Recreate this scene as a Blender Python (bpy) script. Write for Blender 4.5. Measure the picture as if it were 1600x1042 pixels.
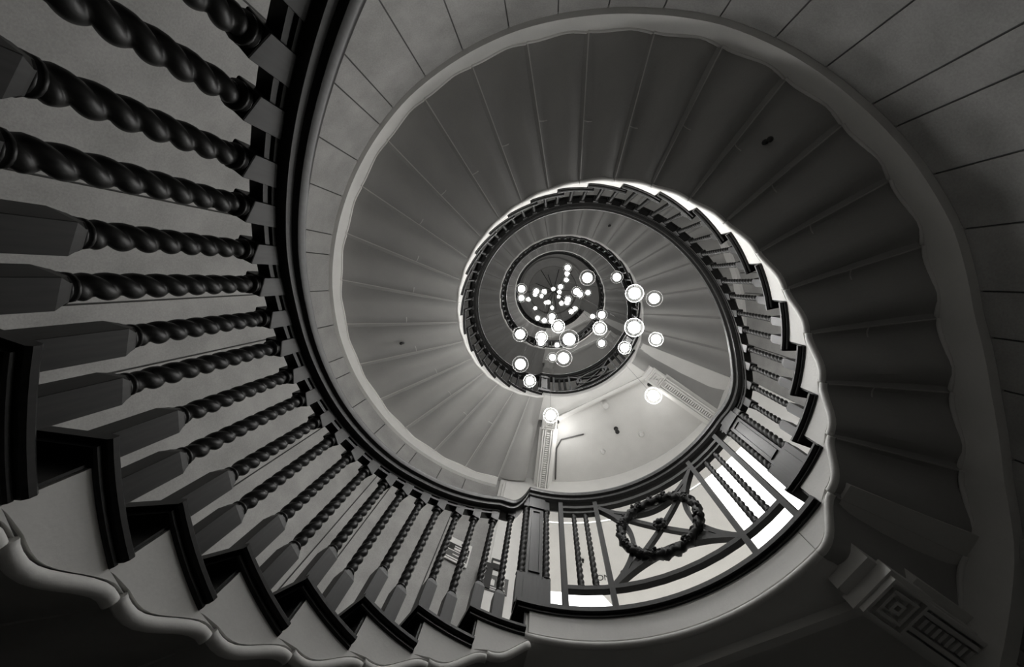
import bpy, bmesh, math, random
from mathutils import Matrix, Vector
random.seed(7)
PI = math.pi
scene = bpy.context.scene
for o in list(bpy.data.objects):
    bpy.data.objects.remove(o)
COL = scene.collection

# ------------------------------------------------------------------ camera
SC = 1.23                      # metres per well radius
Z1, ST = 1.62065, 3.41842      # first landing above camera, storey height (in well radii)
ZF = ST - Z1                   # camera height above the ground floor (in well radii)
CAMX, CAMY = -0.16411, -0.39364
cam_d = bpy.data.cameras.new('camera')
cam = bpy.data.objects.new('camera', cam_d)
COL.objects.link(cam)
cam_d.sensor_fit = 'HORIZONTAL'
cam_d.sensor_width = 36.0
cam_d.lens = 14.4842
cam_d.clip_start = 0.02
cam.matrix_world = Matrix(((0.99625491, -0.00572128, 0.08627525, CAMX * SC),
                           (0.00572128, -0.99125974, -0.13180057, CAMY * SC),
                           (0.08627525, 0.13180057, -0.98751465, ZF * SC),
                           (0, 0, 0, 1)))
scene.camera = cam

# ------------------------------------------------------------------ world, exposure
world = bpy.data.worlds.new('world')
scene.world = world
world.use_nodes = True
world.node_tree.nodes['Background'].inputs[0].default_value = (1.0, 0.99, 0.97, 1)
world.node_tree.nodes['Background'].inputs[1].default_value = 0.02
vs = scene.view_settings
vs.view_transform = 'Standard'
vs.look = 'None'
vs.gamma = 1.0
vs.exposure = 0.1
vs.use_curve_mapping = False
scene.cycles.use_denoising = True
scene.cycles.use_adaptive_sampling = True
scene.cycles.adaptive_threshold = 0.02
scene.cycles.max_bounces = 7
scene.cycles.diffuse_bounces = 4
scene.cycles.transparent_max_bounces = 16
scene.cycles.caustics_reflective = False
scene.cycles.caustics_refractive = False
scene.cycles.sample_clamp_indirect = 4.0

GLOBE_POWER = 128.0
LOBBY_POWER = 3.6
LIT_CEILING = 3.4

# ------------------------------------------------------------------ materials
def tint(v):
    return (v * 1.012, v, v * 0.97, 1)

def new_mat(name):
    m = bpy.data.materials.new(name)
    m.use_nodes = True
    nt = m.node_tree
    return m, nt, nt.nodes['Principled BSDF']

def stone_mat(name, base, var=0.12, scale=6.0, rough=0.75, bump=0.15, fine=90.0):
    m, nt, b = new_mat(name)
    tc = nt.nodes.new('ShaderNodeTexCoord')
    n1 = nt.nodes.new('ShaderNodeTexNoise'); n1.inputs['Scale'].default_value = scale; n1.inputs['Detail'].default_value = 6
    n2 = nt.nodes.new('ShaderNodeTexNoise'); n2.inputs['Scale'].default_value = fine; n2.inputs['Detail'].default_value = 3
    nt.links.new(tc.outputs['Object'], n1.inputs['Vector']); nt.links.new(tc.outputs['Object'], n2.inputs['Vector'])
    mx = nt.nodes.new('ShaderNodeMix'); mx.data_type = 'FLOAT'; mx.inputs[0].default_value = 0.35
    nt.links.new(n1.outputs['Fac'], mx.inputs[2]); nt.links.new(n2.outputs['Fac'], mx.inputs[3])
    cr = nt.nodes.new('ShaderNodeValToRGB')
    cr.color_ramp.elements[0].position = 0.3; cr.color_ramp.elements[0].color = tint(base * (1 - var))
    cr.color_ramp.elements[1].position = 0.7; cr.color_ramp.elements[1].color = tint(base * (1 + var))
    nt.links.new(mx.outputs[0], cr.inputs[0]); nt.links.new(cr.outputs[0], b.inputs['Base Color'])
    b.inputs['Roughness'].default_value = rough
    bp = nt.nodes.new('ShaderNodeBump'); bp.inputs['Strength'].default_value = bump; bp.inputs['Distance'].default_value = 0.004
    nt.links.new(n2.outputs['Fac'], bp.inputs['Height']); nt.links.new(bp.outputs[0], b.inputs['Normal'])
    return m

def wood_mat(name, base, var=0.3, rough=0.4):
    m, nt, b = new_mat(name)
    tc = nt.nodes.new('ShaderNodeTexCoord')
    mp = nt.nodes.new('ShaderNodeMapping'); mp.inputs['Scale'].default_value = (40, 40, 5)
    n1 = nt.nodes.new('ShaderNodeTexNoise'); n1.inputs['Scale'].default_value = 2.0; n1.inputs['Detail'].default_value = 5
    nt.links.new(tc.outputs['Object'], mp.inputs[0]); nt.links.new(mp.outputs[0], n1.inputs['Vector'])
    cr = nt.nodes.new('ShaderNodeValToRGB')
    cr.color_ramp.elements[0].position = 0.3; cr.color_ramp.elements[0].color = tint(base * (1 - var))
    cr.color_ramp.elements[1].position = 0.7; cr.color_ramp.elements[1].color = tint(base * (1 + var))
    nt.links.new(n1.outputs['Fac'], cr.inputs[0]); nt.links.new(cr.outputs[0], b.inputs['Base Color'])
    b.inputs['Roughness'].default_value = rough
    b.inputs['Specular IOR Level'].default_value = 0.22
    return m

def plain_mat(name, v, rough=0.6, metallic=0.0):
    m, nt, b = new_mat(name)
    b.inputs['Base Color'].default_value = tint(v)
    b.inputs['Roughness'].default_value = rough
    b.inputs['Metallic'].default_value = metallic
    return m

def emit_mat(name, strength):
    m, nt, b = new_mat(name)
    nt.nodes.remove(b)
    e = nt.nodes.new('ShaderNodeEmission')
    e.inputs[0].default_value = (1.0, 0.99, 0.97, 1); e.inputs[1].default_value = strength
    nt.links.new(e.outputs[0], nt.nodes['Material Output'].inputs[0])
    return m

M = {}
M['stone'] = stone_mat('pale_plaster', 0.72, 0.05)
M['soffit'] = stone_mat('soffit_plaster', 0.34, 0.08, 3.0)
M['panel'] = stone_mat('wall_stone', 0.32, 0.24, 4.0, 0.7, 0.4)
M['joint'] = plain_mat('joint_mortar', 0.08, 0.9)
M['ceiling'] = stone_mat('ceiling_plaster', 0.62, 0.07, 4.0)
M['raft'] = stone_mat('raft_plaster', 0.85, 0.06, 3.0)
M['wood'] = wood_mat('dark_wood', 0.017)
M['tread'] = wood_mat('tread_wood', 0.014, 0.3, 0.35)
M['iron'] = wood_mat('painted_iron', 0.018, 0.2, 0.55)
M['black'] = plain_mat('black_metal', 0.012, 0.4)
M['mortar'] = plain_mat('white_mortar_and_strip', 0.6, 0.8)
M['white'] = plain_mat('white_card', 0.75, 0.5)
M['grey'] = plain_mat('grey_card', 0.10, 0.5)
M['floor'] = stone_mat('floor_stone', 0.18, 0.1, 2.0)
M['pale_floor'] = stone_mat('pale_floor', 0.85, 0.05, 2.0)
M['lightbox'] = emit_mat('lit_ceiling', LIT_CEILING)
M['bulb'] = emit_mat('lamp_glow', GLOBE_POWER)
M['bulb_dim'] = emit_mat('lamp_glow_dimmed', GLOBE_POWER * 0.13)
M['bulb_high'] = emit_mat('lamp_glow_upper', GLOBE_POWER * 0.55)
M['cable'] = plain_mat('steel_cable', 0.06, 0.5, 0.3)

def glass_mat():
    m, nt, b = new_mat('clear_glass')
    nt.nodes.remove(b)
    out = nt.nodes['Material Output']
    lw = nt.nodes.new('ShaderNodeLayerWeight'); lw.inputs[0].default_value = 0.5
    cr = nt.nodes.new('ShaderNodeValToRGB')
    cr.color_ramp.elements[0].position = 0.0; cr.color_ramp.elements[0].color = (0.03, 0.03, 0.03, 1)
    cr.color_ramp.elements[1].position = 0.82; cr.color_ramp.elements[1].color = (0.9, 0.9, 0.9, 1)
    e = cr.color_ramp.elements.new(0.58); e.color = (0.07, 0.07, 0.07, 1)
    nt.links.new(lw.outputs['Facing'], cr.inputs[0])
    tr = nt.nodes.new('ShaderNodeBsdfTransparent')
    gl = nt.nodes.new('ShaderNodeBsdfGlossy'); gl.inputs['Roughness'].default_value = 0.05
    tl = nt.nodes.new('ShaderNodeBsdfTranslucent'); tl.inputs[0].default_value = (0.12, 0.12, 0.117, 1)
    mx0 = nt.nodes.new('ShaderNodeMixShader'); mx0.inputs[0].default_value = 0.03
    nt.links.new(tl.outputs[0], mx0.inputs[1]); nt.links.new(gl.outputs[0], mx0.inputs[2])
    mx = nt.nodes.new('ShaderNodeMixShader')
    nt.links.new(cr.outputs[0], mx.inputs[0]); nt.links.new(tr.outputs[0], mx.inputs[1]); nt.links.new(mx0.outputs[0], mx.inputs[2])
    nt.links.new(mx.outputs[0], out.inputs[0])
    return m
M['glass'] = glass_mat()

# ------------------------------------------------------------------ stair geometry functions (well radii, degrees)
PHB, LND, DST = 32.98749, 72.23185, 11.510726
RS = ST / 26.0                                   # rise of a step
DA_B = [-.183, -.142, -.061, -.017, .018, .056, .09, .096, .095, .083, .072, .073, .076, .07, .045, .01, -.017, -.042, -.061,
        -.071, -.076, -.075, -.06, -.034, .003, .023]
DA_A = list(DA_B)
for i, v in enumerate([.015, -.02, -.046, -.05, -.055, -.026, .023, .06, .121]):
    DA_A[17 + i] = v

def lerp_tab(tab, u):
    x = u - 1
    if x <= 0: return tab[0]
    if x >= len(tab) - 1: return tab[-1]
    i = int(x); f = x - i
    return tab[i] * (1 - f) + tab[i + 1] * f

def ang(T, u):
    """angle of step coordinate u on flight T (-1 lowest): falls as one climbs"""
    return PHB - (u - 1) * DST + DST * lerp_tab(DA_A if T == -1 else DA_B, u)

def zu(T, u):
    return Z1 + T * ST + u * RS

def gw(a):
    t = math.radians(2 * a)
    return 1 - 0.004367 * math.cos(t) - 0.017359 * math.sin(t)

WT = [(40, 1.58), (21.1, 1.58), (12.8, 1.55), (2.5, 1.56), (-8.8, 1.60), (-21, 1.70), (-32.5, 1.76), (-44, 1.81), (-56, 1.87), (-67, 1.92),
      (-78, 1.95), (-89, 1.99), (-101, 2.04), (-113, 2.08), (-125, 2.12), (-136, 2.14), (-147, 2.16), (-159, 2.18), (-171, 2.20),
      (-183, 2.21), (-194, 2.21), (-205, 2.2), (-217, 2.2), (-229, 2.19), (-239, 2.19), (-262, 2.19)]
def rw(a):
    """radius of the stair wall (true radius, the well's own oval not applied)"""
    a = (a + 262) % 360 - 262
    if a > 40: return 2.17
    for (a0, r0), (a1, r1) in zip(WT, WT[1:]):
        if a <= a0 and a >= a1:
            return r0 + (r1 - r0) * (a0 - a) / (a0 - a1)
    return 2.19

RU = 2.19
def rf(T, a):
    return rw(a) if T <= 0 else RU

def PT(a, r, z):                                # true radius
    t = math.radians(a)
    return Vector((SC * r * math.cos(t), SC * r * math.sin(t), SC * (z + ZF)))

def PI_(a, r, z):                               # radius relative to the oval well
    return PT(a, r * gw(a), z)

# ------------------------------------------------------------------ helpers
def link(name, me, mat=None, parent=None):
    o = bpy.data.objects.new(name, me)
    COL.objects.link(o)
    if mat is not None and me is not None and len(me.materials) == 0:
        me.materials.append(mat)
    if parent is not None:
        o.parent = parent
        o.matrix_parent_inverse = parent.matrix_world.inverted() if False else Matrix.Translation(-parent.location)
    return o

def tag(o, label=None, cat=None, group=None, kind=None):
    if label: o['label'] = label
    if cat: o['category'] = cat
    if group: o['group'] = group
    if kind: o['kind'] = kind
    return o

def empty(name, loc, label=None, cat=None, group=None, kind=None):
    o = bpy.data.objects.new(name, None)
    o.empty_display_size = 0.1
    o.location = loc
    COL.objects.link(o)
    return tag(o, label, cat, group, kind)

class MB:
    def __init__(self):
        self.v = []; self.f = []; self.s = []
    def add(self, vs):
        n = len(self.v); self.v.extend([tuple(p) for p in vs]); return n
    def face(self, idx, smooth=False):
        self.f.append(tuple(idx)); self.s.append(smooth)
    def hexa(self, p):
        """8 points: bottom ring 0-3, top ring 4-7"""
        n = self.add(p)
        for q in ((0, 3, 2, 1), (4, 5, 6, 7), (0, 1, 5, 4), (1, 2, 6, 5), (2, 3, 7, 6), (3, 0, 4, 7)):
            self.face([n + i for i in q])
    def grid(self, rows, smooth=True, closed_u=False, closed_v=False):
        """rows of points joined into quads"""
        n = self.add([p for r in rows for p in r]); w = len(rows[0]); h = len(rows)
        for i in range(h if closed_u else h - 1):
            for j in range(w if closed_v else w - 1):
                i2 = (i + 1) % h; j2 = (j + 1) % w
                self.face((n + i * w + j, n + i * w + j2, n + i2 * w + j2, n + i2 * w + j), smooth)
    def sweep(self, rings, smooth=False, cap=True):
        n = self.add([p for r in rings for p in r]); w = len(rings[0]); h = len(rings)
        for i in range(h - 1):
            for j in range(w):
                j2 = (j + 1) % w
                self.face((n + i * w + j, n + i * w + j2, n + (i + 1) * w + j2, n + (i + 1) * w + j), smooth)
        if cap:
            self.face([n + j for j in range(w)][::-1]); self.face([n + (h - 1) * w + j for j in range(w)])
    def arcbox(self, a0, a1, r0, r1, z0, z1, n=8, oval=True):
        """curved box between two angles"""
        F = PI_ if oval else PT
        rings = []
        for i in range(n + 1):
            a = a0 + (a1 - a0) * i / n
            rr0 = r0(a) if callable(r0) else r0; rr1 = r1(a) if callable(r1) else r1
            zz0 = z0(a) if callable(z0) else z0; zz1 = z1(a) if callable(z1) else z1
            rings.append([F(a, rr0, zz0), F(a, rr1, zz0), F(a, rr1, zz1), F(a, rr0, zz1)])
        self.sweep(rings)
    def tube(self, pts, rad, seg=8, smooth=True):
        rings = []
        for i, p in enumerate(pts):
            p = Vector(p)
            d = (Vector(pts[min(i + 1, len(pts) - 1)]) - Vector(pts[max(i - 1, 0)])).normalized()
            up = Vector((0, 0, 1)) if abs(d.z) < 0.9 else Vector((1, 0, 0))
            x = d.cross(up).normalized(); y = x.cross(d)
            rr = rad[i] if isinstance(rad, (list, tuple)) else rad
            rings.append([p + (x * math.cos(2 * PI * k / seg) + y * math.sin(2 * PI * k / seg)) * rr for k in range(seg)])
        self.sweep(rings, smooth)
    def ball(self, c, r, seg=10, rings=6):
        rows = []
        for i in range(rings + 1):
            t = PI * i / rings
            rows.append([(c[0] + r * math.sin(t) * math.cos(2 * PI * k / seg), c[1] + r * math.sin(t) * math.sin(2 * PI * k / seg), c[2] - r * math.cos(t)) for k in range(seg)])
        self.grid(rows, True, False, True)
    def mesh(self, name):
        me = bpy.data.meshes.new(name)
        me.from_pydata(self.v, [], self.f)
        bm = bmesh.new(); bm.from_mesh(me)
        bmesh.ops.remove_doubles(bm, verts=bm.verts, dist=1e-6)
        bmesh.ops.recalc_face_normals(bm, faces=bm.faces)
        bm.to_mesh(me); bm.free()
        if len(me.polygons) == len(self.s):
            me.polygons.foreach_set('use_smooth', self.s)
        else:
            me.polygons.foreach_set('use_smooth', [any(self.s)] * len(me.polygons))
        return me
    def build(self, name, mat, parent=None, auto=None):
        me = self.mesh(name)
        o = link(name, me, mat, parent)
        if auto is not None:
            me.polygons.foreach_set('use_smooth', [True] * len(me.polygons))
            me.set_sharp_from_angle(angle=math.radians(auto))
        return o

ORIGIN = Vector((0, 0, 0))
TN = 0.038           # tread edge thickness
RB = 1.035           # string face radius
UR = 0.24            # riser set back from nosing (in steps)

# ogee lower edge of one step: t 0..1 from lower end to tip
OG = [(0, .11), (.06, .05), (.14, -.03), (.24, -.10), (.34, -.12), (.44, -.09), (.54, -.03), (.64, .04), (.74, .09), (.82, .11), (.9, .09), (.96, .04), (1, 0)]
def step_bottom(T, k, t, s=0.0):
    for (t0, h0), (t1, h1) in zip(OG, OG[1:]):
        if t0 <= t <= t1:
            h = h0 + (h1 - h0) * (t - t0) / (t1 - t0)
            break
    amp = 0.8 + 1.5 * math.sin(PI * min(1.0, max(0.0, s))) ** 0.7
    if t > 0.0: h *= amp
    return zu(T, k - 0.45 + t) - 2.0 * RS + h * RS

def step_columns(T, k):
    """(u, z low, z high) over the end panel of step k"""
    cols = []
    zj0 = step_bottom(T, k, 0)
    ztop_prev = zu(T, k - 1) - TN
    for t, _ in OG:
        u = k - 0.45 + t
        if u < k + UR - 0.01:
            top = zj0 + (ztop_prev - zj0) * (t / (0.45 + UR))
            cols.append((u, step_bottom(T, k, t), max(top, step_bottom(T, k, t) + 1e-4)))
    u = k + UR
    cols.append((u, step_bottom(T, k, 0.45 + UR), ztop_prev))
    cols.append((u + 1e-4, step_bottom(T, k, 0.45 + UR), zu(T, k) - TN))
    for t, _ in OG:
        u = k - 0.45 + t
        if u > k + UR + 0.01:
            cols.append((u, step_bottom(T, k, t), zu(T, k) - TN))
    za = zu(T, k + 0.55) - 2 * RS; zb = zu(T, k) - TN
    for f in (0.0, 0.25, 0.5, 0.75, 0.99):
        u = k + 0.55 + (0.45 + UR) * f
        cols.append((u + 1e-4, za + (zb - za) * f + 0.004, zb))
    return cols

def end_panel(T, k, parent, u_max=None):
    """pale panel on the inner end, proud of the steps, from nosing k down to the ogee edge; joints left open"""
    G = 0.034
    S = lambda u: step_bottom(T, k + 1, min(1.0, max(0.0, u - k - 0.55))) + G
    top = zu(T, k) - TN
    pc = []
    zc = S(k + 0.55)
    if k > 0:
        za = zu(T, k - 1) - TN
        for f in (0, .25, .5, .75):
            u = k + UR + (0.55 - UR) * f
            pc.append((u + 0.014, za + (zc - za) * f ** 0.8, top))
    for i in range(9):
        u = k + 0.55 + (0.45 + UR) * i / 8
        pc.append((u + (0.012 if i == 0 else 0), S(u), top))
    zt = S(k + 1.55)
    for f in (.25, .5, .75, .98):
        u = k + 1 + UR + (0.55 - UR) * f
        pc.append((u, min(S(u), top + (zt - top) * f ** 0.8 - 0.0005), top + (zt - top) * f ** 0.8))
    if u_max is not None: pc = [c for c in pc if c[0] <= u_max]
    ep = MB()
    ra = [PI_(ang(T, u), RB - 0.012, zl) for u, zl, zh in pc]
    rb2 = [PI_(ang(T, u), RB - 0.012, zh) for u, zl, zh in pc]
    rc = [PI_(ang(T, u), RB + 0.004, zl) for u, zl, zh in pc]
    rd = [PI_(ang(T, u), RB + 0.004, zh) for u, zl, zh in pc]
    ep.grid([rc, ra, rb2, rd], False)
    ep.grid([[rc[0], ra[0]], [rd[0], rb2[0]]], False); ep.grid([[rc[-1], ra[-1]], [rd[-1], rb2[-1]]], False)
    return ep.build('end_panel', M['stone'], parent)

def end_bracket(T, flight):
    """short ogee bracket under the front edge of the landing, closing the row of steps"""
    k = 26; cols = []
    for i in range(10):
        t = 0.78 * i / 9; u = k - 0.45 + t
        cols.append((u, step_bottom(T, k, t), zu(T, 25) - TN if u < 26 + UR else zu(T, 26) - 1.3 * RS))
    mb = MB(); rb, rt = [], []
    for s_ in (0, .5, 1):
        rb.append([]); rt.append([])
        for u, zl, zh in cols:
            a = ang(T, u) - (DST * (u - 26) if u > 26 else 0) * 0
            a = ang(T, min(u, 26)) - max(0, u - 26) * DST
            r = RB * gw(a) + (rf(T, a) - 0.05 - RB * gw(a)) * s_
            rb[-1].append(PT(a, r, zl)); rt[-1].append(PT(a, r, zh))
    mb.grid(rb, True); mb.grid(rt, False); mb.grid([rb[0], rt[0]], False); mb.grid([rb[-1], rt[-1]], False)
    mb.grid([[r[0] for r in rb], [r[0] for r in rt]], False); mb.grid([[r[-1] for r in rb], [r[-1] for r in rt]], False)
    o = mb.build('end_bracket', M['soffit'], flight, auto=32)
    m2 = MB(); m2.tube([PI_(ang(T, u), RB - 0.008, zl + 0.012) for u, zl, zh in cols], 0.0145 * SC, 10)
    m2.build('roll_moulding', M['stone'], o)

def make_step(T, k, flight):
    fine = T <= 0
    cols = step_columns(T, k)
    rows_b, rows_t = [], []
    ns = [0, .08, .2, .4, .6, .8, .92, 1] if fine else [0, .2, .5, .8, 1]
    for s in ns:
        rb, rt = [], []
        for (u, zl, zh) in cols:
            a = ang(T, u); r = RB * gw(a) + (rf(T, a) - RB * gw(a)) * s
            tt = u - k + 0.45
            zl2 = step_bottom(T, k, max(0.0, min(1.0, tt)), s) if tt <= 1.0 else zl
            rb.append(PT(a, r, zl2)); rt.append(PT(a, r, max(zh, zl2 + 1e-4)))
        rows_b.append(rb); rows_t.append(rt)
    mb = MB()
    mb.grid(rows_b, True); mb.grid(rows_t, False)
    mb.grid([rows_b[0], rows_t[0]], False); mb.grid([rows_b[-1], rows_t[-1]], False)
    mb.grid([[r[0] for r in rows_b], [r[0] for r in rows_t]], False)
    mb.grid([[r[-1] for r in rows_b], [r[-1] for r in rows_t]], False)
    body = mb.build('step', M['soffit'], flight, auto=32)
    end_panel(T, k, body, 26.32 if k == 25 else None)
    # roll moulding along the lower edge
    mo = MB()
    pts = [PI_(ang(T, k - 0.45 + t), RB - 0.008, step_bottom(T, k, t) + 0.012) for t, _ in OG]
    mo.tube(pts, 0.0145 * SC, 12 if fine else 6)
    mo.build('roll_moulding', M['stone'], body)
    # dark tread board with moulded nosing
    tr = MB()
    zt = zu(T, k)
    ust = [k + (1 + UR) * i / 6 for i in range(7)]
    def board(u0, r0, zb, zt_, bev):
        rings = []
        n = 7 if fine else 4
        for i in range(n):
            u = u0 + (k + 1 + UR - u0) * i / (n - 1)
            a = ang(T, u)
            ro = rf(T, a) / gw(a)
            rings.append([PI_(a, r0 + bev, zb), PI_(a, ro, zb), PI_(a, ro, zt_), PI_(a, r0 + bev, zt_), PI_(a, r0, zt_ - bev), PI_(a, r0, zb + bev)])
        tr.sweep(rings)
    board(k, 1.0, zt - 0.023, zt, 0.006)
    board(k + 0.055, 1.014, zt - TN, zt - 0.023, 0.004)
    tr.build('tread', M['tread'], body)
    ri = MB()
    rings = []
    for s in (0, 1):
        pr = []
        for (uu, zz) in ((k + UR - .03, zu(T, k - 1)), (k + UR, zu(T, k - 1)), (k + UR, zt - TN), (k + UR - .03, zt - TN)):
            a = ang(T, uu); r = 1.028 * gw(a) if s == 0 else rf(T, a)
            pr.append(PT(a, r, zz))
        rings.append(pr)
    ri.sweep(rings)
    ri.build('riser', M['tread'], body)
    if T == 0:
        # pale strip along the arris between two steps
        pj = MB(); rings = []
        for f in (0.01, .15, .3, .45, .6, .75, .9, .97):
            pr = []
            for t, dz in ((0.978, -0.002), (1.0, -0.0025), (1.0, 0.004), (0.978, 0.004)):
                a = ang(T, k - 0.45 + t); rr = RB * gw(a) + (rf(T, a) - RB * gw(a)) * f
                pr.append(PT(a, rr, step_bottom(T, k, t, f) + dz))
            rings.append(pr)
        pj.sweep(rings)
        pj.build('arris_strip', M['mortar'], body)
    if T == 0 and 3 <= k <= 24:
        # mortar tick of an old repair on the soffit
        tk = MB()
        t0, t1 = 0.80, 0.985
        f = 0.40 + 0.05 * math.sin(k * 1.7)
        row = []
        for t in (t0, 0.87, 0.94, t1):
            a = ang(T, k - 0.45 + t); rr = RB * gw(a) + (rf(T, a) - RB * gw(a)) * f; z = step_bottom(T, k, t, f)
            row.append((PT(a, rr, z - 0.0012), PT(a, rr + 0.006, z - 0.0012), PT(a, rr + 0.006, z + 0.004), PT(a, rr, z + 0.004)))
        tk.sweep(row)
        tk.build('mortar_tick', M['mortar'], body)
    return body

def make_flight(T, label, k0=1):
    fl = empty('stair_flight', PT(PHB, 1.3, Z1 + T * ST), label, 'staircase', 'curving flights of the spiral staircase')
    for k in range(k0, 26):
        make_step(T, k, fl)
    end_bracket(T, fl)
    if T >= 0: end_panel(T, 0, fl)
    # string against the outer wall
    s = MB()
    rings = []
    us = [k0 - 0.45 + (25.55 - k0 + 0.45) * i / 120 for i in range(121)]
    for u in us:
        a = ang(T, u); zb = zu(T, u) - 0.42
        rings.append([PT(a, rf(T, a) - 0.035, zb), PT(a, rf(T, a) + 0.02, zb), PT(a, rf(T, a) + 0.02, zb + 0.32), PT(a, rf(T, a) - 0.035, zb + 0.32)])
    s.sweep(rings)
    s.build('wall_string', M['stone'], fl)
    # roll moulding where the string meets the steps
    if T <= 0:
        for k in range(max(k0, 1), 26):
            m = MB()
            pts = []
            for t, _ in OG:
                a = ang(T, k - 0.45 + t)
                pts.append(PT(a, rf(T, a) - 0.038, step_bottom(T, k, t) - 0.003))
            m.tube(pts, 0.010 * SC, 6)
            m.build('wall_roll_moulding', M['stone'], fl)
    return fl

# ------------------------------------------------------------------ outer wall
JA = [-172.3, -163.7, -159.0, -150.0, -141.6, -132.8, -128.5, -119.7, -111.2, -102.0, -93.2, -84.8, -76.0, -67.3, -58.5, -50.0, -41.6, -37.1, -28.8, -20.4,
      -11.8, -5.5, 1.4, 10.0, 21.0]
JB = [109.0, 120.1, 128.0, 136.8, 141.0, 149.0, 157.8, 166.1, 170.5, 179.1]
joints = sorted([j for j in JA] + [j - 360 for j in JB])           # from -251 up to 21
wall = empty('wall_stair', PT(-120, 2.2, -ZF), 'pale stone slab wall curving around the stairwell outside the flights', None, None, 'structure')
def nose_at(a, T):
    """height of the nosing line of flight T at angle a"""
    u = 1 + ((PHB - a) % 360) / DST
    return zu(T, min(u, 26))
for T in (-1, 0):
    for a0, a1 in zip(joints, joints[1:]):
        mb = MB()
        gap = 0.12
        if T == -1:
            mb.arcbox(a0 + gap, a1 - gap, lambda a: rw(a), lambda a: rw(a) + 0.07, -ZF, lambda a: nose_at(a, 0) - 0.12, 5, False)
        else:
            mb.arcbox(a0 + gap, a1 - gap, RU, RU + 0.07, lambda a: nose_at(a, 0) - 0.1, lambda a: nose_at(a, 1) - 0.12, 5, False)
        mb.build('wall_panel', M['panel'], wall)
mb = MB()
mb.arcbox(-252, 21, lambda a: rw(a) + 0.012, lambda a: rw(a) + 0.12, -ZF, lambda a: nose_at(a, 0) - 0.04, 90, False)
mb.build('wall_backing', M['joint'], wall)
mb = MB()
mb.arcbox(-252, 21, RU + 0.012, RU + 0.12, lambda a: nose_at(a, 0) - 0.1, 14.0, 90, False)
mb.build('wall_backing', M['joint'], wall)
mb = MB()
mb.arcbox(-252, 21, lambda a: min(rw(a) - 0.02, RU - 0.02), RU + 0.1, lambda a: nose_at(a, 0) - 0.06, lambda a: nose_at(a, 0) - 0.01, 90, False)
mb.build('light_leak_filler', M['panel'], wall)  # unseen filler added between the two wall radii so no light leaks in
mb = MB()
mb.arcbox(-252, 21, RU + 0.002, RU + 0.06, lambda a: nose_at(a, 1) - 0.12, 13.95, 90, False)
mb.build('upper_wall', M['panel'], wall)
# wall return at the foot of each flight, from the narrow stair out to the landing wall
wr = MB()
wr.hexa([PT(21.3, 1.56, -ZF), PT(21.3, 2.3, -ZF), PT(19.0, 2.3, -ZF), PT(19.0, 1.56, -ZF), PT(21.3, 1.56, Z1 + 0.25), PT(21.3, 2.3, Z1 + 0.25), PT(19.0, 2.3, Z1 + 0.25), PT(19.0, 1.56, Z1 + 0.25)])
tag(wr.build('wall_return', M['panel']), 'short straight return of the stone wall at the foot of the flight', None, None, 'structure')

# landing wall, with the wide opening towards the lit room on the first landing
OPZ = 4.30
mb = MB()
mb.arcbox(19.5, 109.5, 2.17, 2.30, -ZF, Z1 - 0.3, 24, False)
mb.arcbox(19.5, 36, 2.17, 2.30, Z1 - 0.3, OPZ, 6, False)
mb.arcbox(97.5, 109.5, 2.17, 2.30, Z1 - 0.3, OPZ, 6, False)
mb.arcbox(19.5, 109.5, 2.17, 2.30, OPZ, 13.95, 24, False)
tag(mb.build('wall_landing', M['stone'], None, auto=30), 'plastered landing wall above the wide opening to the bright room', None, None, 'structure')
fl = MB()
fl.arcbox(0, 360, 0.0, 2.4, -ZF - 0.1, -ZF, 48, False)
tag(fl.build('floor', M['floor']), 'stone floor at the foot of the stairwell', None, None, 'structure')

# ------------------------------------------------------------------ top ceiling
tc = MB()
rows = []
for r, z in ((2.5, 13.85), (1.06, 13.85), (1.06, 13.72), (0.98, 13.72), (0.98, 13.80), (0.80, 13.80), (0.80, 14.35), (0.0, 14.5)):
    rows.append([PT(360 * i / 64, r, z) for i in range(64)])
tc.grid(rows, False, False, True)
tag(tc.build('ceiling', M['ceiling'], None, auto=30), 'round plaster ceiling with a recessed disc closing the top of the stairwell', None, None, 'structure')

# ------------------------------------------------------------------ flights
FL_LABEL = {-1: 'lowest flight of curved stairs, its stepped edge at the lower left nearest the viewer',
            0: 'middle flight of curved stairs whose wide ribbed underside sweeps around the whole well',
            1: 'third flight of curved stairs, the narrower ribbed ring above the middle flight',
            2: 'topmost flight of curved stairs, the small ring just below the ceiling'}
for T in (-1, 0, 1, 2):
    make_flight(T, FL_LABEL[T], 6 if T == -1 else 1)

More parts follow.
